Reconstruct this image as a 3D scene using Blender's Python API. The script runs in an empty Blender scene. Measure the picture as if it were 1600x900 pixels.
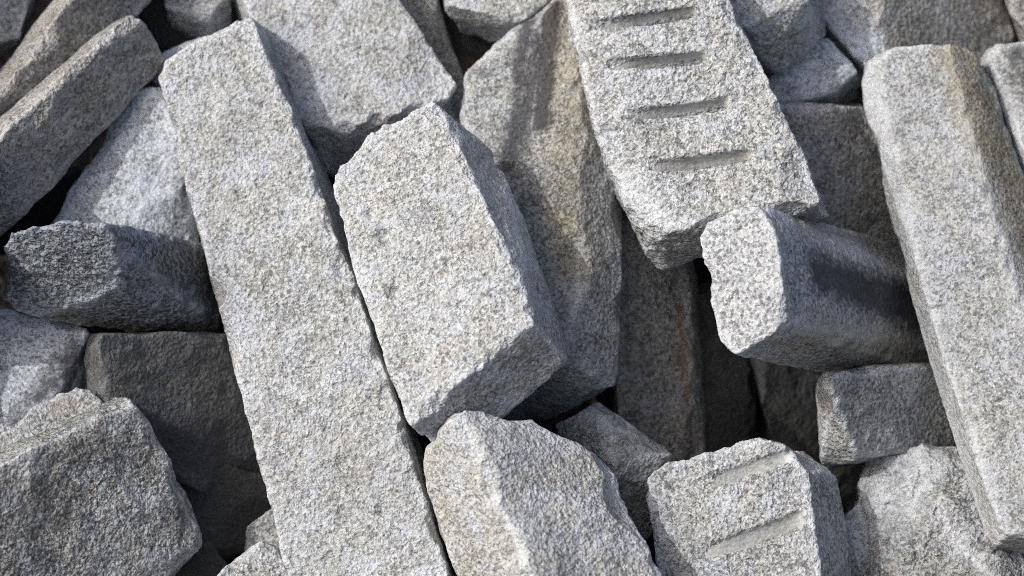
import bpy, bmesh, math, random
import numpy as np
from mathutils import Vector, Matrix

# ------------------------------------------------------------------ camera, sky, sun
sc = bpy.context.scene
PITCH = math.radians(30)          # camera looks 30 degrees down onto the heap
F = 4500.0                        # camera distance, millimetres (1 photo pixel = 1 mm at depth 0)
H0 = 1.15                         # height of the picture centre above the ground, metres
R_ = np.array([1.0, 0, 0])
U_ = np.array([0, math.sin(PITCH), math.cos(PITCH)])
B_ = np.array([0, -math.cos(PITCH), math.sin(PITCH)])      # towards the camera
CEN = np.array([0, 0, H0])

cam_d = bpy.data.cameras.new('camera')
cam = bpy.data.objects.new('camera', cam_d)
sc.collection.objects.link(cam)
cam.location = CEN + B_ * F / 1000
cam.rotation_euler = (math.pi / 2 - PITCH, 0, 0)
cam_d.sensor_width = 36
cam_d.lens = 18 / (800 / F)
cam_d.clip_start = 0.1
cam_d.clip_end = 500
cam_d.dof.use_dof = True
cam_d.dof.focus_distance = F / 1000 - 0.11
cam_d.dof.aperture_fstop = 1.6
sc.camera = cam
sc.cycles.use_denoising = False
sc.cycles.max_bounces = 5; sc.cycles.diffuse_bounces = 4; sc.cycles.glossy_bounces = 1
sc.cycles.filter_width = 1.0

Lc = np.array([-0.66, 0.42, 0.62]); Lc /= np.linalg.norm(Lc)   # sun direction, camera axes
Lw = R_ * Lc[0] + U_ * Lc[1] + B_ * Lc[2]
elev = math.asin(Lw[2]); azim = math.atan2(Lw[0], Lw[1])
wd = bpy.data.worlds.new('World'); sc.world = wd; wd.use_nodes = True
nt = wd.node_tree
sky = nt.nodes.new('ShaderNodeTexSky'); sky.sky_type = 'NISHITA'; sky.sun_disc = False
sky.sun_elevation = elev; sky.sun_rotation = azim; sky.dust_density = 6.0; sky.ozone_density = 0.3; sky.air_density = 0.8
bg = nt.nodes['Background']; bg.inputs['Strength'].default_value = 0.15
nt.links.new(sky.outputs[0], bg.inputs[0])
sd = bpy.data.lights.new('sun', 'SUN'); sd.energy = 2.1; sd.angle = math.radians(0.55)
sd.color = (1.0, 0.982, 0.955)
sun = bpy.data.objects.new('sun', sd); sc.collection.objects.link(sun)
sun.rotation_euler = Vector(-Lw).to_track_quat('-Z', 'Y').to_euler()
sc.view_settings.view_transform = 'Standard'; sc.view_settings.look = 'None'
sc.view_settings.exposure = 0.24; sc.view_settings.gamma = 1.0

# ------------------------------------------------------------------ helpers
def cam2w(P):
    """(photo x, photo y, height towards camera in mm) -> world metres"""
    P = np.asarray(P, float)
    k = (F - P[:, 2]) / F
    x = (P[:, 0] - 800) * k; y = (450 - P[:, 1]) * k
    return CEN + (x[:, None] * R_ + y[:, None] * U_ + P[:, 2][:, None] * B_) / 1000

rs = np.random.RandomState(7)
TAB = rs.rand(64, 64, 64).astype(np.float32)
def vnoise(p):
    i = np.floor(p).astype(np.int32); f = p - i.astype(np.float32)
    f = f * f * f * (f * (f * 6 - 15) + 10)
    x0, y0, z0 = (i & 63).T; x1, y1, z1 = ((i + 1) & 63).T
    fx, fy, fz = f.T
    a = TAB[x0, y0, z0] * (1 - fx) + TAB[x1, y0, z0] * fx
    b = TAB[x0, y1, z0] * (1 - fx) + TAB[x1, y1, z0] * fx
    c = TAB[x0, y0, z1] * (1 - fx) + TAB[x1, y0, z1] * fx
    d = TAB[x0, y1, z1] * (1 - fx) + TAB[x1, y1, z1] * fx
    return (a * (1 - fy) + b * fy) * (1 - fz) + (c * (1 - fy) + d * fy) * fz
ROT = np.array(Matrix.Rotation(0.7, 3, 'X') @ Matrix.Rotation(1.1, 3, 'Z')).astype(np.float32)
def fbm(p, octaves, lac=2.03, gain=0.5):
    p = np.asarray(p, np.float32)
    s = 0; a = 1; t = 0
    for _ in range(octaves):
        s = s + a * (vnoise(p) * 2 - 1); t += a; a *= gain; p = (p @ ROT) * lac + 17.3
    return s / t

def hull(pts):
    bm = bmesh.new()
    for p in pts: bm.verts.new(p)
    bmesh.ops.convex_hull(bm, input=bm.verts[:])
    bm.normal_update()
    c = np.mean(pts, axis=0)
    planes = []; edges = []
    for f in bm.faces:
        n = np.array(f.normal); d = float(n @ np.array(f.verts[0].co))
        if n @ c > d: n, d = -n, -d
        ar = f.calc_area()
        if ar < 1e-9: continue
        planes.append([n, d, ar])
    merged = []
    for n, d, ar in sorted(planes, key=lambda t: -t[2]):
        for m in merged:
            if n @ m[0] > 0.995 and abs(m[1] - d) < 6e-3: break
        else: merged.append([n, d, ar])
    for e in bm.edges:
        if len(e.link_faces) == 2:
            n1, n2 = [np.array(f.normal) for f in e.link_faces]
            if n1 @ n2 < 0.85:
                edges.append((np.array(e.verts[0].co), np.array(e.verts[1].co), n1, n2))
    bm.free()
    P = np.array(pts)
    for m in merged: m[1] = max(m[1], (P @ m[0]).max())
    edges = [(a, b, *[n if n @ (a - c) > 0 else -n for n in (n1, n2)]) for a, b, n1, n2 in edges]
    return merged, edges

def surface_nets(V, origin, h, axes):
    """dual surface of the zero level of grid V"""
    nx, ny, nz = V.shape
    s = V < 0
    corners = [(i, j, k) for i in (0, 1) for j in (0, 1) for k in (0, 1)]
    cnt = np.zeros((nx - 1, ny - 1, nz - 1), np.int8)
    for i, j, k in corners: cnt += s[i:nx - 1 + i, j:ny - 1 + j, k:nz - 1 + k]
    act = (cnt > 0) & (cnt < 8)
    cells = np.argwhere(act)
    idx = -np.ones(act.shape, np.int64); idx[act] = np.arange(len(cells))
    acc = np.zeros((len(cells), 3)); num = np.zeros(len(cells))
    for a in corners:
        for ax in range(3):
            if a[ax]: continue
            b = list(a); b[ax] = 1
            va = V[tuple((cells + a).T)]; vb = V[tuple((cells + b).T)]
            m = (va < 0) != (vb < 0)
            t = np.where(m, va / np.where(m, va - vb, 1), 0)
            pt = np.tile(np.array(a, float), (len(cells), 1)); pt[:, ax] += t
            acc[m] += pt[m]; num += m
    loc = cells + acc / num[:, None]
    verts = origin + (loc * h) @ axes
    quads = []
    for ax in range(3):
        o1, o2 = [(1, 2), (2, 0), (0, 1)][ax]
        a = s; sl0 = [slice(None)] * 3; sl1 = [slice(None)] * 3
        sl0[ax] = slice(0, -1); sl1[ax] = slice(1, None)
        ch = a[tuple(sl0)] != a[tuple(sl1)]
        e = np.argwhere(ch)
        e = e[(e[:, o1] > 0) & (e[:, o2] > 0)]
        e = e[(e[:, o1] < V.shape[o1] - 1) & (e[:, o2] < V.shape[o2] - 1)]
        d1 = np.zeros(3, int); d1[o1] = 1; d2 = np.zeros(3, int); d2[o2] = 1
        q = np.stack([idx[tuple((e - d1 - d2).T)], idx[tuple((e - d2).T)], idx[tuple(e.T)], idx[tuple((e - d1).T)]], 1)
        inside = s[tuple(e.T)]
        q[~inside] = q[~inside][:, ::-1]
        quads.append(q)
    return verts, np.concatenate(quads)

def mesh_from(name, verts, quads, mat, attrs):
    me = bpy.data.meshes.new(name)
    me.vertices.add(len(verts)); me.vertices.foreach_set('co', verts.astype(np.float32).ravel())
    me.loops.add(len(quads) * 4); me.loops.foreach_set('vertex_index', quads.astype(np.int32).ravel())
    me.polygons.add(len(quads)); me.polygons.foreach_set('loop_start', np.arange(0, len(quads) * 4, 4, dtype=np.int32))
    me.polygons.foreach_set('use_smooth', np.ones(len(quads), bool))
    me.update(calc_edges=True); me.validate()
    for k, v in attrs.items():
        at = me.attributes.new(k, 'FLOAT', 'POINT'); at.data.foreach_set('value', v.astype(np.float32))
    me.materials.append(mat)
    return me

# ------------------------------------------------------------------ granite
def granite(name, light=0.50, grain=0.6, warm=0.35, cool=0.3, dirt=0.3, bump=0.8, gs=1.0, blotch=0.5, fleck=0.7, tint=(.925, .968, 1.015), patch=.36):
    """light: albedo of the pale grains; grain: how strongly single crystals show;
    warm / cool: lichen-brown and white-blue crust patches; dirt: broad dark weathering"""
    m = bpy.data.materials.new(name); m.use_nodes = True
    n = m.node_tree.nodes; L = m.node_tree.links
    bs = n['Principled BSDF']
    tc = n.new('ShaderNodeTexCoord'); oi = n.new('ShaderNodeObjectInfo')
    mulr = n.new('ShaderNodeMath'); mulr.operation = 'MULTIPLY'; mulr.inputs[1].default_value = 37.0
    L.new(oi.outputs['Random'], mulr.inputs[0])
    add = n.new('ShaderNodeVectorMath'); add.operation = 'ADD'
    L.new(tc.outputs['Object'], add.inputs[0]); L.new(mulr.outputs[0], add.inputs[1])
    vec = add.outputs[0]
    def noise(s, det=4, rough=0.55, dist=0):
        t = n.new('ShaderNodeTexNoise'); t.inputs['Scale'].default_value = s
        t.inputs['Detail'].default_value = det; t.inputs['Roughness'].default_value = rough
        t.inputs['Distortion'].default_value = dist
        L.new(vec, t.inputs['Vector']); return t.outputs['Fac']
    def ramp(src, stops):
        r = n.new('ShaderNodeValToRGB'); e = r.color_ramp.elements
        while len(e) < len(stops): e.new(0.5)
        for el, (p, c) in zip(e, stops):
            el.position = p; el.color = (c, c, c, 1) if not isinstance(c, tuple) else (*c, 1)
        L.new(src, r.inputs[0]); return r.outputs[0]
    def mix(fac, a, b, mode='MIX'):
        x = n.new('ShaderNodeMix'); x.data_type = 'RGBA'; x.blend_type = mode
        for s, v in ((x.inputs[0], fac), (x.inputs[6], a), (x.inputs[7], b)):
            if isinstance(v, (int, float)): s.default_value = v
            elif isinstance(v, tuple): s.default_value = (*v, 1)
            else: L.new(v, s)
        return x.outputs[2]
    def math_(op, a, b=None, clamp=False):
        x = n.new('ShaderNodeMath'); x.operation = op; x.use_clamp = clamp
        for s, v in ((x.inputs[0], a), (x.inputs[1], b)):
            if v is None: continue
            if isinstance(v, (int, float)): s.default_value = v
            else: L.new(v, s)
        return x.outputs[0]
    def attr(k):
        x = n.new('ShaderNodeAttribute'); x.attribute_name = k; return x.outputs['Fac']
    # crystals: distorted cells of three sizes
    wob = n.new('ShaderNodeTexNoise'); wob.inputs['Scale'].default_value = 150; wob.inputs['Detail'].default_value = 2
    L.new(vec, wob.inputs['Vector'])
    wv = n.new('ShaderNodeVectorMath'); wv.operation = 'MULTIPLY_ADD'; wv.inputs[1].default_value = (.0050, .0050, .0050)
    L.new(wob.outputs['Color'], wv.inputs[0]); L.new(vec, wv.inputs[2])
    def cells(s):
        v = n.new('ShaderNodeTexVoronoi'); v.inputs['Scale'].default_value = s
        L.new(wv.outputs[0], v.inputs['Vector'])
        sep = n.new('ShaderNodeSeparateColor'); L.new(v.outputs['Color'], sep.inputs[0])
        return sep.outputs[0], v.outputs['Distance']
    c1, d1 = cells(250 * gs); c2, d2 = cells(125 * gs)
    pale = (light, light * .985, light * .955)
    fine = ramp(c1, [(0.0, .05), (.10, .07), (.16, light * .42), (.45, light * .74), (.60, light * 1.02), (1.0, light * 1.35)])
    coarse = ramp(c2, [(0.0, .06), (.08, light * .4), (.35, light * .8), (1.0, light * 1.2)])
    crystal = mix(0.45, fine, coarse)
    crystal = mix(1.0, crystal, (.965, .985, .985), 'MULTIPLY')
    # where the crust is thick the crystals hardly show
    crust = ramp(noise(22, 6, .62), [(.38, 0.0), (.62, 1.0)])
    gfac = math_('ADD', math_('MULTIPLY', crust, 0.30 * grain), grain * .8, True)
    ven = ramp(noise(150, 2, .6), [(.33, light * .42), (.47, light * .92), (.66, light * 1.25)])
    ven = mix(1.0, ven, (.965, .985, .985), 'MULTIPLY')
    col = mix(gfac, ven, crystal)
    # warm earthy patches and pale bluish crust
    wp = ramp(noise(10, 7, .68, .4), [(.38, 0.0), (.56, 1.0)])
    wf = math_('MULTIPLY', wp, warm)
    col = mix(wf, col, (.97, .92, .81), 'MULTIPLY')
    cp = ramp(noise(17, 8, .74, .6), [(.49, 0.0), (.60, 1.0)])
    col = mix(math_('MULTIPLY', cp, cool), col, (light * 1.03, light * 1.08, light * 1.17))
    # broad dark weathering
    dp = ramp(noise(5.5, 8, .68, .5), [(.42, 0.0), (.68, 1.0)])
    col = mix(math_('MULTIPLY', dp, dirt), col, (.36, .34, .33), 'MULTIPLY')
    bl = ramp(noise(42, 7, .78), [(.36, 0.0), (.50, 1.0)])
    col = mix(math_('MULTIPLY', math_('SUBTRACT', 1.0, bl), blotch), col, (.52, .52, .53), 'MULTIPLY')
    # pits filled with dark dust
    pit = ramp(noise(95, 3, .6), [(.27, 1.0), (.34, 0.0)])
    col = mix(math_('MULTIPLY', pit, .6), col, (.10, .095, .09))
    # dark mineral flecks, irregular and unevenly strewn, some faces cleaner than others
    n1 = noise(165 * gs, 2.5, .6, .5); dens = noise(14, 4, .65)
    th = math_('ADD', math_('MULTIPLY', math_('SUBTRACT', dens, .5), patch), math_('SUBTRACT', n1, .615 - fleck * .10))
    fr_ = n.new('ShaderNodeMapRange'); fr_.inputs['From Min'].default_value = -.015; fr_.inputs['From Max'].default_value = .035
    L.new(th, fr_.inputs['Value'])
    n2 = noise(260 * gs, 2, .5)
    fcol = ramp(n2, [(.44, .04), (.60, .085), (.70, light * .35)])
    col = mix(math_('MULTIPLY', fr_.outputs[0], math_('MULTIPLY', min(1, .34 + .55 * fleck), math_('SUBTRACT', 1.0, math_('MULTIPLY', attr('cut'), .75)))), col, fcol)
    col = mix(math_('MULTIPLY', attr('cut'), .5), col, (light * .86, light * .84, light * .76))
    # bruised pale edges
    ew = math_('MULTIPLY', attr('wear'), ramp(noise(40, 5, .7), [(.35, .35), (.55, 1.0)]))
    col = mix(math_('MULTIPLY', ew, .8), col, (light * 1.22, light * 1.25, light * 1.28))
    # soot, rust and dirt with a shape of their own, plus painted underside shade
    st = math_('MULTIPLY', attr('stain_shade'), 1.0)
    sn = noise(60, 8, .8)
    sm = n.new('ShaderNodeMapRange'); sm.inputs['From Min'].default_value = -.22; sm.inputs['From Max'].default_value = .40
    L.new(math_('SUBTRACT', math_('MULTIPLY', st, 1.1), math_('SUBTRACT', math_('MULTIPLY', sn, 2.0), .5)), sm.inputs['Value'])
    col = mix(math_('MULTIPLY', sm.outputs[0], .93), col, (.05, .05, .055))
    rn = noise(60, 6, .7)
    rm = n.new('ShaderNodeMapRange'); rm.inputs['From Min'].default_value = -.15; rm.inputs['From Max'].default_value = .2
    L.new(math_('SUBTRACT', attr('rust'), rn), rm.inputs['Value'])
    col = mix(math_('MULTIPLY', rm.outputs[0], .75), col, (.20, .12, .07))
    tn = math_('MULTIPLY', attr('tan'), ramp(noise(30, 6, .7), [(.25, .3), (.6, 1.0)]))
    col = mix(tn, col, (.76, .67, .50), 'MULTIPLY')
    col = mix(1.0, col, tint, 'MULTIPLY')
    L.new(col, bs.inputs['Base Color'])
    # mica and quartz glints
    gl = ramp(c1, [(.965, 0.82), (.985, 0.25)])
    L.new(gl, bs.inputs['Roughness'])
    bs.inputs['Specular IOR Level'].default_value = 0.3
    # relief: split grain, crystals, pits
    b1 = n.new('ShaderNodeBump'); b1.inputs['Distance'].default_value = 0.0054; b1.inputs['Strength'].default_value = min(1, bump)
    hh = math_('ADD', math_('MULTIPLY', noise(150, 1.5, .6), 1.3), math_('MULTIPLY', noise(60, 3, .6), .7))
    hh = math_('ADD', hh, math_('MULTIPLY', c1, .16))
    hh = math_('SUBTRACT', hh, math_('MULTIPLY', pit, .25))
    hh = math_('SUBTRACT', hh, math_('MULTIPLY', fr_.outputs[0], .12))
    L.new(math_('MULTIPLY', math_('SUBTRACT', 1.0, math_('MULTIPLY', attr('cut'), .7)), min(1, bump)), b1.inputs['Strength'])
    L.new(hh, b1.inputs['Height']); L.new(b1.outputs[0], bs.inputs['Normal'])
    return m

COL = sc.collection
STONES = []
def stone(label, pts, mat, group=None, h=4.0, rough=(4.5, 2.2, 1.3), chips=1.0, k=.6, dents=(), grooves=(),
          stain_shade=(), rust=(), tan=(), seed=None, scoop=1.0, name='granite_block', ledge=0.0):
    """pts: corners as (photo x, photo y, height mm). A solid with noisy faces, chipped edges."""
    seed = len(STONES) * 13 + 5 if seed is None else seed
    rnd = random.Random(seed)
    W = cam2w(pts) * 1000
    planes, edges = hull([w / 1000 for w in W])
    c = W.mean(0)
    # local axes from principal directions
    _, _, vt = np.linalg.svd(W - c)
    loc = (W - c) @ vt.T
    pad = 22
    lo = loc.min(0) - pad; hi = loc.max(0) + pad
    dims = np.ceil((hi - lo) / h).astype(int) + 1
    ax_ = [(lo[i] + np.arange(dims[i]) * h).astype(np.float32) for i in range(3)]
    def lin(n, d):                      # plane distance over the whole grid, cheaply
        nl = (n @ vt.T).astype(np.float32); o = float(n @ c - d)
        return (ax_[0] * nl[0] + o)[:, None, None] + (ax_[1] * nl[1])[None, :, None] + (ax_[2] * nl[2])[None, None, :]
    f0 = np.full(dims, -1e9, np.float32)
    for n, d, _ in planes: np.maximum(f0, lin(n, d * 1000), out=f0)
    def box(q, r):
        l = (q - c) @ vt.T
        i0 = np.clip(np.floor((l - r - lo) / h), 0, dims).astype(int); i1 = np.clip(np.ceil((l + r - lo) / h) + 1, 0, dims).astype(int)
        return tuple(slice(p, t) for p, t in zip(i0, i1)), l
    def sub(sl): return np.meshgrid(ax_[0][sl[0]], ax_[1][sl[1]], ax_[2][sl[2]], indexing='ij', sparse=True)
    band = np.abs(f0) < sum(rough) * 1.3 + 9 + 2 * h
    dl = [(cam2w([(x, y, z)])[0] * 1000, r) for (x, y, z, r) in dents]
    for q, r in dl:
        sl, _ = box(q, r + 12); band[sl] |= f0[sl] < 20
    gl = []
    for (p1, p2, hw, dep) in grooves:
        a, b = cam2w([p1, p2]) * 1000; gl.append((a, b, hw, dep))
        sl, _ = box((a + b) / 2, np.linalg.norm(b - a) / 2 + 25); band[sl] |= (f0[sl] < 20) & (f0[sl] > -45)
    ii = np.argwhere(band)
    Q = (c + (lo + ii * h) @ vt).astype(np.float32)
    off = np.float32((seed * 3.71) % 50)
    A1 = fbm(Q / 105 + off, 2); A2 = fbm(Q / 90 + off + 31, 1)
    Bn = fbm(Q / 34 + off + 7, 2)
    # creased fracture planes: the outermost of several tilted undulations
    Fr = np.maximum(np.maximum(fbm(Q / 62 + off + 11, 1), fbm(Q / 48 + off + 41, 1)), fbm(Q / 55 + off + 63, 1)) - .38
    Fs = np.maximum(fbm(Q / 22 + off + 5, 1), fbm(Q / 19 + off + 29, 1)) - .25
    Bn = .28 * Bn - 1.0 * Fr - .22 * Fs
    Cn = fbm(Q / 12 + off + 3, 2)
    Bb = Bn
    if ledge: # stepped split surface: flat terraces with short risers, running across the grain
        st = fbm(Q / 75 + off + 50, 3) * 2.6
        fr = st - np.floor(st); fr = np.clip((fr - .42) / .16, 0, 1)
        Bb = Bn * .8 + ledge * ((np.floor(st) + fr) * .9 - st * .9)
    mx = np.full(len(Q), -1e9, np.float32); sx = mx.copy()
    for i, (n, d, ar) in enumerate(planes):
        t = i * 2.4 + seed
        D = (lin(n, d * 1000)[band] + np.float32(rough[0] * 1.6) * (A1 * math.cos(t) + A2 * math.sin(t)) + np.float32(rough[1] * .8) * Bn * math.sin(t * 2 + 1)).astype(np.float32)
        sx = np.maximum(sx, np.minimum(mx, D)); mx = np.maximum(mx, D)
    f = mx + k * np.log1p(np.exp((sx - mx) / k))
    mxs = f + rough[1] * .8 * Bb
    pits = np.clip(fbm(Q / 9 + off + 77, 1) - .62, 0, 1) * 5 * min(1, rough[2]) * np.clip(.6 + 1.5 * A2, .1, 1.3)
    f = f + rough[1] * 1.5 * Bb + rough[2] * 1.4 * Cn + pits - 2.2
    V = f0; del f0
    inn = ~band & (V < 0)
    V[inn] = np.minimum(V[inn], -h)
    out = ~band & (V >= 0); V[out] = np.maximum(V[out], h)
    V[band] = f
    NB = np.zeros(dims, np.float32); NB[band] = 1.8 * Bn + 1.6 * Cn
    # chips along the edges
    for a, b, n1, n2 in edges:
        Lh = np.linalg.norm(b - a) * 1000
        for _ in range(int(chips * Lh / 26 + rnd.random())):
            big = rnd.random() < .26 * scoop
            r = rnd.uniform(40, 140) if big else rnd.uniform(8, 30)
            dep = rnd.uniform(4, 11) if big else rnd.uniform(1.5, 4.6)
            w = rnd.random(); nn = n1 * w + n2 * (1 - w); nn /= np.linalg.norm(nn) + 1e-9
            t = (b - a) / (np.linalg.norm(b - a) + 1e-9); nn = nn + t * rnd.uniform(-.35, .35); nn /= np.linalg.norm(nn)
            q = (a + (b - a) * rnd.random()) * 1000 + nn * (r - dep)
            sl, l = box(q, r + 3)
            if any(x.stop <= x.start for x in sl): continue
            gx, gy, gz = sub(sl)
            df = r + NB[sl] - np.sqrt((gx - l[0]) ** 2 + (gy - l[1]) ** 2 + (gz - l[2]) ** 2)
            V[sl] = np.where(band[sl], np.maximum(V[sl], df), V[sl])
    f = V[band]
    for q, r in dl:
        dd = np.linalg.norm(Q - q, axis=1); near = dd < r + 8
        df = r + 4 * Bn[near] + 2 * Cn[near] - dd[near]
        kk = 4.0
        m = np.maximum(f[near], df); f[near] = m + kk * np.log(np.exp((f[near] - m) / kk) + np.exp((df - m) / kk)) 
    for a, b, hw, dep in gl:
        # wedge slots: long upper wall slopes in, short lower wall, ends taper
        nrm = max([m_ for m_ in planes if m_[0] @ B_ > .5], key=lambda m_: m_[2])[0]
        t = (b - a); ln = np.linalg.norm(t) / 2; t /= 2 * ln
        s = np.cross(nrm, t); s /= np.linalg.norm(s); s = s if s @ U_ > 0 else -s
        dq = Q - (a + b) / 2
        u = dq @ t / ln; v = dq @ s; w0 = dq @ nrm; w = np.where(np.abs(w0) < 40, mxs, w0)
        prof = np.clip(np.minimum((u + 1) / .9, 1), 0, 1) ** .7 * np.clip((1 - u) / .14, 0, 1) ** .5
        low = -(v + hw * (.2 + .8 * prof)) + w * .15        # short wall at the lower lip
        wall = -(w + dep * prof * (hw - v) / (2 * hw)) * .8  # sloping upper wall
        wall2 = -(w + dep * prof + 2)
        df = -np.maximum(np.maximum(low, -np.maximum(wall, -50)), wall2 * 0 - 50)
        df = np.minimum(np.minimum(-low, w + dep * prof * np.clip((hw - v) / (2 * hw), 0, 1) ** .5), (1 - np.abs(u)) * ln)
        df = np.where((np.abs(v) < hw * 1.2) & (np.abs(w0) < 40) & (w < 16) & (w > -dep - 8), df, -50)
        f = np.maximum(f, df)
    V[band] = f
    verts, quads = surface_nets(V, c + lo @ vt, h, vt)
    # attributes
    mx = np.full(len(verts), -1e9); sx = mx.copy()
    faces = []                      # planes within a few degrees of each other are one face
    for n, d, _ in planes:
        D = verts @ n - d * 1000
        for g in faces:
            if n @ g[0] > .90: g[1] = np.maximum(g[1], D); break
        else: faces.append([n, D])
    for _, D in faces:
        sx = np.maximum(sx, np.minimum(mx, D)); mx = np.maximum(mx, D)
    wear = np.exp(-(mx - sx) / 5.5)
    cut = np.zeros(len(verts))
    for a, b, hw, dep in gl:
        t = (b - a); ln = np.linalg.norm(t); t /= ln
        dv = verts - (a + b) / 2; u = dv @ t; perp = np.linalg.norm(dv - u[:, None] * t, axis=1)
        cut = np.maximum(cut, ((np.abs(u) < ln * .5) & (perp < hw * 1.9) & (mx < -6)).astype(float))
    def field(lst):
        o = np.zeros(len(verts))
        for s in lst:
            p1, p2, r, amt = s[:4]
            a, b = cam2w([p1, p2]) * 1000
            ab = b - a; t = np.clip(((verts - a) @ ab) / (ab @ ab + 1e-9), 0, 1)
            d = np.linalg.norm(verts - a - t[:, None] * ab, axis=1) / r
            o = np.maximum(o, amt * np.clip(1.35 - d, 0, 1) / 1.0)
        return np.clip(o, 0, 1.2)
    base = verts.mean(0)
    base = np.array([base[0], base[1], verts[:, 2].min()])
    hand = np.linalg.det(vt)
    if hand < 0: quads = quads[:, ::-1]
    me = mesh_from(name, (verts - base) / 1000, quads, mat,
                   {'wear': wear, 'cut': cut, 'stain_shade': field(stain_shade), 'rust': field(rust), 'tan': field(tan)})
    o = bpy.data.objects.new(name, me); COL.objects.link(o)
    o.location = base / 1000
    o['label'] = label; o['category'] = 'stone'
    if group: o['group'] = group
    STONES.append(o)
    return o

def prism(front, c, z0, a, b, D, extra=(), back=None, taper=1.0):
    """front outline lying on a plane, pushed back along D"""
    fp = [(p[0], p[1], z0 + a * (p[0] - c[0]) + b * (p[1] - c[1]) + (p[2] if len(p) > 2 else 0)) for p in front]
    if back is None:
        mx = sum(p[0] for p in fp) / len(fp); my = sum(p[1] for p in fp) / len(fp)
        back = [(mx + (p[0] - mx) * taper + D[0], my + (p[1] - my) * taper + D[1], p[2] + D[2]) for p in fp]
    return fp + list(back) + list(extra)

# ------------------------------------------------------------------ ground and packed core of the heap
def ground():
    m = bpy.data.materials.new('gravelly_earth'); m.use_nodes = True
    n = m.node_tree.nodes; L = m.node_tree.links; bs = n['Principled BSDF']
    tc = n.new('ShaderNodeTexCoord')
    v = n.new('ShaderNodeTexVoronoi'); v.inputs['Scale'].default_value = 60; L.new(tc.outputs['Object'], v.inputs['Vector'])
    t = n.new('ShaderNodeTexNoise'); t.inputs['Scale'].default_value = 9; t.inputs['Detail'].default_value = 8
    L.new(tc.outputs['Object'], t.inputs['Vector'])
    r = n.new('ShaderNodeValToRGB'); r.color_ramp.elements[0].color = (.006, .0055, .005, 1); r.color_ramp.elements[1].color = (.022, .02, .019, 1)
    L.new(t.outputs['Fac'], r.inputs[0]); L.new(r.outputs[0], bs.inputs['Base Color'])
    bs.inputs['Roughness'].default_value = .95
    bp = n.new('ShaderNodeBump'); bp.inputs['Distance'].default_value = .01; L.new(v.outputs['Distance'], bp.inputs['Height'])
    L.new(bp.outputs[0], bs.inputs['Normal'])
    xs = np.concatenate([np.linspace(-60, -4, 15)[:-1], np.linspace(-4, 4, 90), np.linspace(4, 60, 15)[1:]])
    ys = np.concatenate([np.linspace(-60, -4, 15)[:-1], np.linspace(-4, 6, 110), np.linspace(6, 60, 15)[1:]])
    X, Y = np.meshgrid(xs, ys, indexing='ij')
    core = H0 - 0.50 + Y * 0.94
    core = np.minimum(core, 1.6 + 0 * Y) - np.clip(np.abs(X) - 1.1, 0, None) * .9
    core = np.where(Y > 2.0, core - (Y - 2.0) * .9, core)
    P = np.stack([X.ravel(), Y.ravel(), 0 * X.ravel()], 1)
    nz = fbm(P * 3.1 + 5, 4).reshape(X.shape) * .05
    Z = np.where(core > 0, core + nz, nz * .3)
    V = np.stack([X, Y, Z], -1).reshape(-1, 3)
    nx, ny = X.shape; I = np.arange(nx * ny).reshape(nx, ny)
    Q = np.stack([I[:-1, :-1], I[1:, :-1], I[1:, 1:], I[:-1, 1:]], -1).reshape(-1, 4)
    me = mesh_from('ground', V, Q, m, {})
    o = bpy.data.objects.new('ground', me); COL.objects.link(o); o['kind'] = 'structure'
ground()

# ------------------------------------------------------------------ materials of the stones
M_pale = granite('pale_granite', light=0.49, grain=.65, warm=.5, cool=.75, dirt=.22, bump=1.0, blotch=.5, gs=1.1, fleck=.28)
M_centre = granite('cream_granite', light=0.5, grain=.60, warm=.7, cool=.6, dirt=.12, bump=1.0, blotch=.45, gs=1.1, fleck=.38)
M_split = granite('split_granite', light=0.48, grain=.85, warm=.6, cool=.6, dirt=.15, bump=1.0, blotch=.4, gs=1.1, fleck=.5)
M_rough = granite('weathered_granite', light=0.43, grain=.85, warm=.9, cool=.5, dirt=.6, bump=1.0, blotch=.6, gs=1.05, fleck=.8)
M_fresh = granite('fresh_granite', light=0.47, grain=.75, warm=.0, cool=.2, dirt=.0, bump=.8, gs=1.0, blotch=.1, fleck=.6, patch=.12)
M_blue = granite('skylit_bluish_granite', light=0.33, grain=.8, warm=.0, cool=.6, dirt=.15, bump=1.0, gs=.9, fleck=1.0, patch=.15, tint=(.84, .94, 1.08))  # blue cast of skylight put into the tint, besides fresh bluish crystals
M_grey = granite('grey_granite', light=0.43, grain=.8, warm=.6, cool=.5, dirt=.35, bump=.9, gs=1.1, fleck=.6)
M_shade = granite('shaded_granite', light=0.14, grain=.8, warm=.5, cool=.9, dirt=.7, bump=.9, gs=1.1)  # low albedo carries the shade on this block as well as weathering
M_brown = granite('brownish_granite', light=0.4, grain=.9, warm=.7, cool=.5, dirt=.4, bump=1.0, gs=1.0, fleck=.5, tint=(.97, .96, .95))
M_dark = granite('gap_shade_granite', light=0.06, grain=.5, warm=.5, cool=.05, dirt=.5, bump=.7)  # near-black colour stands in for the deep shade of the gaps
M_smooth = granite('sawn_granite', light=0.43, grain=.8, warm=.6, cool=.6, dirt=.22, bump=.6, gs=1.15, fleck=.5, blotch=.45)
M_silver = granite('silver_granite', light=0.54, grain=.85, warm=.0, cool=.6, dirt=.05, bump=.6, gs=1.1, fleck=.45, tint=(.88, .95, 1.03))

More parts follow.
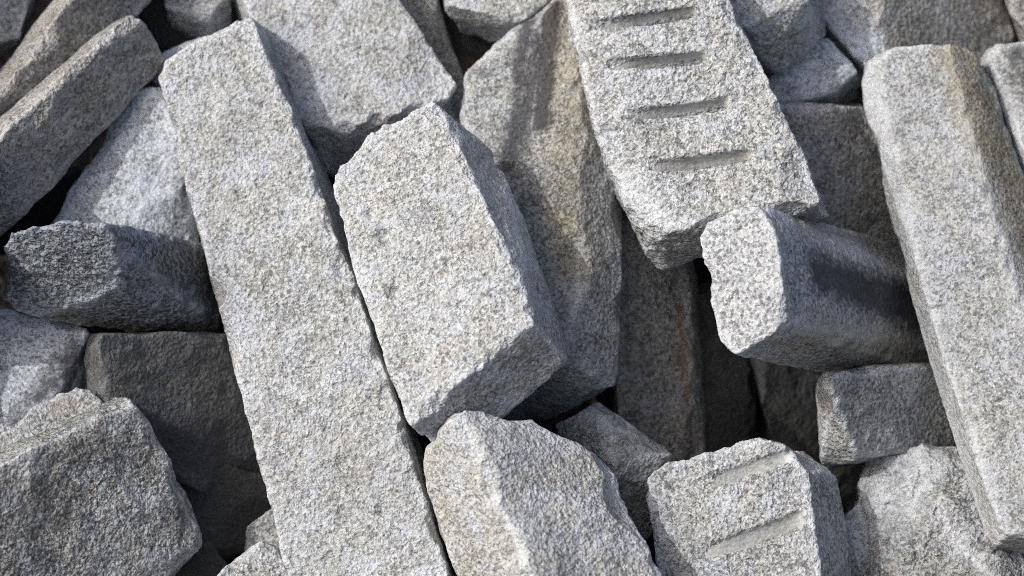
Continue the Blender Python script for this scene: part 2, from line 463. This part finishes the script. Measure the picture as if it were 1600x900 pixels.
# ------------------------------------------------------------------ the stones, nearest and largest first
stone('tall pale granite post slanting down the left of centre, longest stone of the heap',
      prism([(248,125),(262,95),(300,72),(385,30),(402,45),(428,110),(470,215),(500,310),(531,400),(566,500),(597,590),(632,682),(716,960),
             (468,960),(410,740),(384,610),(345,475),(306,335),(292,240)],
            (480,460), 45, .20, .17, (26,18,-190)), M_pale, h=3.5,
      rough=(2.8,1.7,1.3), chips=.8, scoop=.2, dents=[(262,205,-60,20),(532,724,101,6),(598,800,130,6)], ledge=.65)
stone('big pale block with broad rough face leaning on the tall post in the middle',
      prism([(517,290),(530,258),(602,196),(675,157),(686,168),(722,262),(748,335),(786,412),(819,458),(831,506),(752,560),(690,612),(640,660),(606,575),(565,455)],
            (680,400), 150, .30, .28, (58,58,-85),
            extra=[(760,228,20),(794,290,45),(884,546,-60),(775,650,-60),(670,676,0)]), M_centre, h=3.2,
      rough=(3.2,1.7,1.2), chips=.8, scoop=0, ledge=.5, dents=[(597,368,118,7),(603,377,122,7),(616,455,150,8),(577,332,102,8)],
      tan=[((700,650,0),(850,570,20),40,1.0)], stain_shade=[((700,660,60),(860,560,80),30,.5)])  # underside: brown dirt, with its shade also painted into the colour
stone('long upright stone with two dark streaks, behind the big middle block',
      prism([(717,165),(724,125),(740,95),(800,45),(868,8),(890,-30),(898,60),(909,310),(904,470),(882,555),(800,575),(760,480)],
            (840,300), -35, .22, .24, (56,50,-210),
            extra=[(945,120,-120),(973,305,-78),(969,500,-32),(962,608,-15),(905,630,-70),(850,656,-115),(785,664,-145)]), M_grey, h=3.5,
      rough=(3,1.3,1.2), chips=.9,
      stain_shade=[((862,10,-100),(846,190,-58),19,1.1),((845,60,-100),(795,250,-50),30,.82),((828,20,-110),(812,120,-80),20,.85),((800,230,-55),(825,330,-30),40,.42)],
      tan=[((890,20,-90),(885,420,-10),40,.9)])
stone('rough stone with four parallel wedge slots across its face',
      prism([(868,-70),(1100,-70),(1150,50),(1225,190),(1266,255),(1290,320),(1190,310),(1100,320),(1044,352,25),(1008,362),(960,285),(930,200),(905,100)],
            (1070,130), 40, .25, .20, (-8,10,-220),
            extra=[(1031,426,-35),(1097,404,-45),(1290,338,20),(1190,330,-40),(1240,345,-60)]), M_split, h=2.5,
      rough=(5,3.2,1.8), chips=1.0, ledge=.5,
      grooves=[((922,46,-9),(1088,18,28),10,36),((950,107,11),(1103,90,46),10,36),((974,188,34),(1138,162,68),10,36),((1018,268,60),(1174,243,94),10,36)])
stone('short square block with bright speckled end and sooty black side',
      prism([(1097,372),(1108,346),(1160,325),(1188,325),(1213,378),(1224,470),(1222,508),(1152,552),(1128,533),(1108,450)],
            (1160,440), 190, .60, .10, (0,0,0),
            back=[(1310,378,-260),(1340,372,-260),(1402,382,-240),(1440,440,-160),(1468,540,-190),(1460,582,-210),(1330,592,-260),(1290,572,-200)]),
      M_fresh, h=3.2, rough=(2.5,1.0,1.0), chips=.6, scoop=.3,
      stain_shade=[((1270,428,120),(1440,485,-140),46,.92)], tan=[((1240,515,140),(1450,560,-170),44,1.0),((1240,350,120),(1400,400,-200),26,.6)])
stone('long smooth column slanting down the right edge, five-sided',
      prism([(1372,95),(1398,74),(1480,71),(1568,430),(1652,790),(1700,845),(1568,835),(1522,690),(1470,545),(1436,420),(1385,170)],
            (1520,400), 35, .12, .26, (22,42,-190),
            extra=[(1345,98,-100),(1348,160,-90),(1408,400,-40),(1474,630,20),(1540,825,75),(1550,858,70),(1518,78,-80),(1540,108,-88),(1665,450,-18),(1800,840,70)]), M_smooth, h=3.5,
      rough=(2.0,.8,.8), chips=.55, scoop=.5, tan=[((1505,90,-60),(1640,430,10),50,1.3)])
stone('flat-topped column cut by the right edge of the picture, beside the long smooth column',
      prism([(1560,125),(1548,90),(1560,70),(1660,62),(1800,400),(1700,460),(1602,240)],
            (1620,250), -55, .05, .25, (-4,14,-180), extra=[(1531,105,-140),(1536,82,-140),(1595,300,-110)]), M_smooth, h=4, rough=(3,1.5,1),
      stain_shade=[((1590,90,-100),(1640,200,-70),24,.7)])
stone('wide pale block behind the tall post, a square shadow on it',
      prism([(345,-80),(575,-80),(620,0),(662,62),(712,136),(706,150),(665,153),(600,168),(548,186),(503,207),(470,190),(380,0)],
            (540,70), -125, .08, .28, (12,76,-120)), M_pale, h=4, rough=(4.5,2.2,1.1))
stone('brownish grey slab at the upper left, its thin edge lit',
      prism([(-160,345),(-20,222),(100,115),(182,45),(214,28),(243,55),(256,88),(243,120),(214,152),(166,196),(90,275),(25,350),(-20,380),(-150,480)],
            (120,190), -25, -.78, -.30, (-20,-6,-130)), M_brown, h=3.8, rough=(4,2,1), chips=.8)
stone('brownish slab in the top left corner behind another',
      prism([(-60,230),(0,165),(105,25),(150,-50),(290,-80),(226,12),(172,46),(100,112),(-20,215),(-50,240)],
            (110,90), -90, -.75, -.3, (-24,-6,-130)), M_brown, h=4.2, rough=(4,2,1), chips=.8)
stone('blue grey stone in the very top left corner',
      prism([(-80,-60),(60,-60),(30,60),(-60,80)], (0,0), -190, -.1, .1, (5,20,-120)), M_grey, h=5)
stone('silvery block with a broken dark right side, below the upper left slab',
      prism([(195,155),(215,140),(252,140),(278,212),(238,285),(212,345),(160,420),(50,420),(95,320),(150,228)],
            (180,270), -75, .15, .30, (30,40,-150), extra=[(285,215,-110),(308,270,-130),(318,400,-90)]), M_silver, h=3.8,
      rough=(4,2.4,1.2), stain_shade=[((290,240,-90),(275,370,-80),24,.5)])
stone('dark block jutting out at the left edge, coarse bluish broken end',
      prism([(0,398),(24,365),(92,347),(164,350),(182,388),(178,452),(98,474),(15,482),(4,465)],
            (90,420), 105, .22, -.85, (0,0,0),
            back=[(240,368,-60),(325,385,-110),(352,450,-110),(360,520,-110),(215,522,-50),(100,505,10),(60,495,40)]), M_blue, h=3.2,
      rough=(2.5,1.4,1.8), chips=.6, scoop=.5, tan=[((240,410,20),(320,430,-80),44,1.2),((100,505,30),(330,510,-100),30,1.0)], stain_shade=[((330,440,-60),(345,500,-80),45,.7),((225,430,60),(330,440,-60),60,.33)])
stone('pale stone at the left edge under the jutting dark block, right half chipped away',
      prism([(-60,478),(50,488),(120,505),(140,520),(120,560),(75,610),(60,650),(10,690),(-60,710)],
            (40,570), 5, .10, .30, (20,40,-130), extra=[(150,540,-40),(120,640,-50)]), M_silver, h=4,
      rough=(4,2.4,1.2), stain_shade=[((120,560,0),(40,660,10),34,.85)])
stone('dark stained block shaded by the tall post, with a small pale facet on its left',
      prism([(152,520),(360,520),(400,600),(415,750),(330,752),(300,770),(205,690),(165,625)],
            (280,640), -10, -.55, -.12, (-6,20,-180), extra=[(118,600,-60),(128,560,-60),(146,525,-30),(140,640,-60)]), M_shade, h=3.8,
      rough=(4,2.4,1.2), stain_shade=[((200,560,20),(390,560,-60),50,.36),((240,690,10),(400,700,-80),75,.8)])
stone('small tilted slab with reddish specks behind the big bottom left block',
      prism([(22,664),(48,640),(105,610),(132,601),(152,606),(170,640),(120,700),(50,705)],
            (100,650), 60, .0, .35, (5,20,-60)), M_grey, h=3.2, rough=(2.5,1.4,1), rust=[((85,640,60),(120,625,60),18,.5)])
stone('thin wedge of stone at the left edge above the big bottom left block',
      prism([(-60,640),(0,658),(62,684),(20,712),(-60,720)], (0,680), 80, .0, .2, (5,20,-60)), M_grey, h=3.2, rough=(2.5,1.4,1))
stone('big rough grey block filling the bottom left corner',
      prism([(-80,770),(0,722),(100,672),(204,627),(236,664),(262,726),(303,800),(322,850),(300,868),(225,900),(200,980),(-80,980)],
            (130,800), 150, -.46, -.10, (-14,-14,-160)), M_rough, h=3.2,
      rough=(5,2.8,1.3), chips=1.0, ledge=.5, stain_shade=[((0,800,190),(60,760,170),60,.45),((150,690,150),(60,720,170),40,.42)])
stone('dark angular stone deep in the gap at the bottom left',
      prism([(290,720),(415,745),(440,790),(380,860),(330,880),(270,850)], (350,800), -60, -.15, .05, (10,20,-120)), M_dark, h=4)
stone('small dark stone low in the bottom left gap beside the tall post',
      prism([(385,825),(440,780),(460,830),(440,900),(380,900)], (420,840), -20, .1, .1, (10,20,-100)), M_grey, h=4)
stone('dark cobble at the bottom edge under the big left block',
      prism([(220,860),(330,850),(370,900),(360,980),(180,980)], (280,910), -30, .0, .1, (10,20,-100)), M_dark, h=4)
stone('small rounded speckled stone at the bottom edge left of the tall post',
      prism([(325,910),(352,880),(385,855),(418,838),(446,852),(456,900),(462,980),(320,980)],
            (400,900), 105, .05, .40, (14,30,-120)), M_split, h=3, rough=(4,2.6,1.6), k=6)
stone('bottom middle block, a ridge between its cream left and grey right side',
      [(716,640,230),(664,700,160),(668,772,170),(700,862,188),(740,960,205),(855,960,325),(1058,960,250),(1030,900,232),(1008,855,214),
       (992,810,188),(962,738,160),(902,690,152),(832,655,150),(772,648,180),
       (700,680,20),(720,900,20),(990,900,20),(940,760,10),(820,690,10)], M_centre, h=3.2,
      rough=(4.5,2.4,1.3), chips=1.0, ledge=.3, tan=[((680,720,150),(760,930,200),44,.5)])
stone('dark wedge stone with whitish ridge lying behind the bottom middle block',
      [(858,655,-50),(900,636,-40),(932,629,-35),(992,665,-30),(1056,702,-25),(960,725,5),(948,660,-5),(1012,748,-40),(1012,850,-60),(985,860,-60),(930,745,-20),
       (900,720,-120),(1030,730,-120),(930,650,-120),(980,850,-120)], M_grey, h=3.5,
      rough=(3.5,2.4,1.3), dents=(), stain_shade=[((985,760,20),(1000,800,0),60,.6),((985,690,40),(1030,705,30),16,.45)])
stone('upright shaded slab with rusty right edge, between streaked stone and speckled block',
      prism([(955,320),(1060,330),(1072,430),(1084,560),(1092,705),(1080,760),(965,760),(962,500)],
            (1020,540), -160, -.5, .0, (-2,0,-120), extra=[(1088,430,-250),(1100,560,-250),(1104,720,-240)]), M_brown, h=3.6, rough=(3,1.6,1),
      rust=[((1062,480,-180),(1078,700,-195),13,.6)])
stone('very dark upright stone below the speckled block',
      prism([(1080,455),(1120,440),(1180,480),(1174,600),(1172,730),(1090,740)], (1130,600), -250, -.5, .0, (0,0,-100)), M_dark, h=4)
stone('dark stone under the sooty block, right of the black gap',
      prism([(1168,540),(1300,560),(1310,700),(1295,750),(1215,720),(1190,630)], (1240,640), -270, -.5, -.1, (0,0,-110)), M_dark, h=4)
stone('grey block under the sooty block, a thin lit sliver on its left corner',
      prism([(1292,588),(1330,580),(1462,572),(1500,600),(1500,700),(1420,692),(1345,716),(1325,680)],
            (1390,640), 10, -.85, -.2, (-4,-4,-150), extra=[(1276,625,-40),(1283,735,-40),(1330,712,10)]), M_grey, h=3.5, rough=(3.5,2,1.2))
stone('rough rounded boulder at the bottom right, half in shadow',
      prism([(1347,725),(1372,698),(1430,690),(1495,698),(1545,770),(1575,860),(1630,900),(1640,980),(1360,980),(1338,880),(1335,780)],
            (1450,800), 15, .30, .25, (10,20,-180), extra=[(1450,770,52),(1505,860,85)]), M_rough, h=3.2, rough=(9,6,1.6), k=3, ledge=.8,
      dents=[(1462,748,92,16)], stain_shade=[((1450,735,70),(1480,770,80),24,.45)])
stone('pale block at the bottom with two shallow grooves across its face',
      prism([(1008,742),(1040,722),(1120,706),(1210,685),(1228,700),(1254,728),(1264,780),(1275,860),(1292,980),(1050,980),(1020,860),(1010,790)],
            (1150,820), 125, .18, .26, (46,26,-170), extra=[(1300,742,40),(1322,850,60)]), M_split, h=3.0,
      rough=(4.5,3,1.8), chips=.8, ledge=.3,
      grooves=[((1085,762,100),(1236,710,116),12,18),((1085,872,130),(1256,809,143),13,22)])
stone('small dark stone squeezed between grooved block and bottom right boulder',
      prism([(1315,800),(1345,780),(1365,840),(1380,900),(1385,980),(1310,980)], (1345,880), 10, .1, .1, (0,10,-100)), M_grey, h=4)
stone('small stones of the lower right corner under the column end',
      prism([(1560,870),(1640,860),(1680,980),(1560,980)], (1610,920), 20, .0, .2, (0,10,-100)), M_brown, h=4)
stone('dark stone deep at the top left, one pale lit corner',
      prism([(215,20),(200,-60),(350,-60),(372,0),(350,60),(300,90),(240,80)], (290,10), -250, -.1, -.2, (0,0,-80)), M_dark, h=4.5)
stone('blurred block at the top edge left of the wide pale block',
      prism([(250,-60),(360,-60),(355,0),(345,20),(322,28),(262,12)], (310,-10), -205, .1, .3, (6,45,-80)), M_grey, h=4.5)
stone('small pale stone peeking out above the tall post, left side',
      prism([(232,115),(262,78),(345,50),(400,60),(300,140),(250,150)], (300,100), -170, .05, .35, (0,20,-100)), M_silver, h=4.5)
stone('block at the top edge, pale above and grey below, middle of the picture',
      prism([(690,-60),(890,-70),(872,6),(800,32),(792,36),(740,16),(697,8)], (780,-10), -150, .0, .38, (-4,42,-110), taper=.85), M_centre, h=4.2)
stone('narrow brownish stone along the right side of the wide pale block',
      prism([(600,-70),(660,-70),(690,40),(724,125),(730,200),(690,180),(640,40)], (670,60), -215, -.3, .2, (0,0,-100)), M_brown, h=4.5, rust=[((700,90,-200),(720,160,-190),26,.5)])
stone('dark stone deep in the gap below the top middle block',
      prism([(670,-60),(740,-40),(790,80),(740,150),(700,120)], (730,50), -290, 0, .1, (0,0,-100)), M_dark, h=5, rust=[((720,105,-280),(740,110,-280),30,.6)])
stone('block at the top right of the slotted stone, pale top and dark speckled front',
      prism([(1100,-80),(1260,-80),(1262,0),(1222,28),(1184,46),(1150,50)], (1200,0), -75, .05, .40, (30,60,-110),
            extra=[(1278,28,-150),(1270,80,-150),(1216,126,-150)]), M_split, h=3.8)
stone('tilted blue grey stone behind the slotted stone, dark underside',
      prism([(1200,120),(1268,46),(1280,44),(1342,108),(1305,142),(1270,155),(1205,160)], (1270,105), -165, -.10, .10, (2,40,-120)), M_silver, h=4.2, rough=(3,1.5,1))
stone('blue grey slab slanting at the top right behind others',
      prism([(1262,-50),(1345,-50),(1400,62),(1400,110),(1345,100),(1288,32)], (1330,20), -200, -.05, .2, (10,25,-110)), M_silver, h=4.5, rough=(3,1.5,1))
stone('large shadowed brownish stone along the top right edge, small lit patch',
      prism([(1335,-60),(1550,-60),(1582,50),(1560,130),(1400,120),(1370,20)], (1460,30), -225, -.7, -.1, (5,20,-110)), M_brown, h=4.5, rough=(3,1.5,1))
stone('dark stone in the top right corner',
      prism([(1555,-60),(1700,-60),(1700,60),(1600,60)], (1620,0), -220, -.2, .1, (0,20,-110)), M_brown, h=5)
stone('large dark shaded block behind the slotted stone and the long smooth column',
      prism([(1200,160),(1345,166),(1400,200),(1440,390),(1420,420),(1190,400),(1180,250)], (1310,280), -130, -.6, -.2, (-4,-6,-130)), M_brown, h=4)
stone('dark filler stone added to blacken the gap between the upper left slab and jutting block',
      prism([(-80,300),(60,290),(120,260),(150,330),(60,400),(-80,400)], (20,340), -240, -.8, -.2, (0,0,-80)), M_dark, h=5)  # filler: its near-black colour replaces shade where sunlit earth showed
stone('dark filler stone added to blacken the gap right of the grooved bottom block',
      prism([(1290,690),(1370,680),(1390,770),(1350,830),(1290,800)], (1340,750), -215, -.9, -.2, (0,0,-60)), M_dark, h=5)  # added filler, coloured near black in place of the gap's shade
stone('dark filler stone added at the bottom of the gap under the jutting block',
      prism([(110,500),(200,490),(200,560),(120,600)], (150,540), -190, .0, .0, (0,0,-80)), M_dark, h=5)  # another filler whose dark colour stands for deep shade

# neighbours just outside the picture: they shade the stones at its rim
def outside(label, pts, mat): 
    return stone(label, pts, mat, group='stones of the heap beyond the picture', h=6, chips=.6)
OL = 'granite block of the same heap lying beyond the picture edge'
outside(OL, prism([(-260,250),(-60,235),(-12,250),(-12,470),(-220,500)], (-130,300), 110, .1, .2, (10,10,-260)), M_grey)
outside(OL, prism([(-330,480),(-100,500),(-90,900),(-320,900)], (-200,700), 120, .1, .2, (10,10,-200)), M_pale)
outside(OL, prism([(-300,-200),(-90,-150),(-110,120),(-320,120)], (-200,0), -60, .1, .2, (10,10,-200)), M_pale)
outside(OL, prism([(380,-260),(800,-240),(760,-90),(400,-100)], (600,-170), -150, .1, .2, (10,10,-200)), M_pale)
outside(OL, prism([(1000,-300),(1500,-280),(1480,-80),(1050,-100)], (1300,-180), -190, .1, .2, (10,10,-200)), M_grey)
outside(OL, prism([(-60,-250),(330,-240),(300,-90),(-60,-90)], (100,-170), -240, .1, .2, (10,10,-200)), M_brown)
outside(OL, prism([(1800,150),(2100,100),(2100,800),(1830,700)], (1950,450), 0, .1, .2, (10,10,-200)), M_smooth)
outside(OL, prism([(1660,980),(2000,900),(2050,1250),(1650,1250)], (1850,1080), 110, .1, .2, (10,10,-200)), M_grey)
outside(OL, prism([(-200,1010),(500,1010),(450,1250),(-200,1250)], (150,1120), 170, .1, .2, (10,10,-200)), M_pale)
outside(OL, prism([(560,1010),(1050,1010),(1020,1250),(520,1270)], (800,1120), 180, .1, .2, (10,10,-200)), M_grey)
outside(OL, prism([(1100,1010),(1600,1010),(1580,1250),(1120,1250)], (1350,1120), 170, .1, .2, (10,10,-200)), M_centre)
print('stones', len(STONES), 'verts', sum(len(o.data.vertices) for o in STONES))
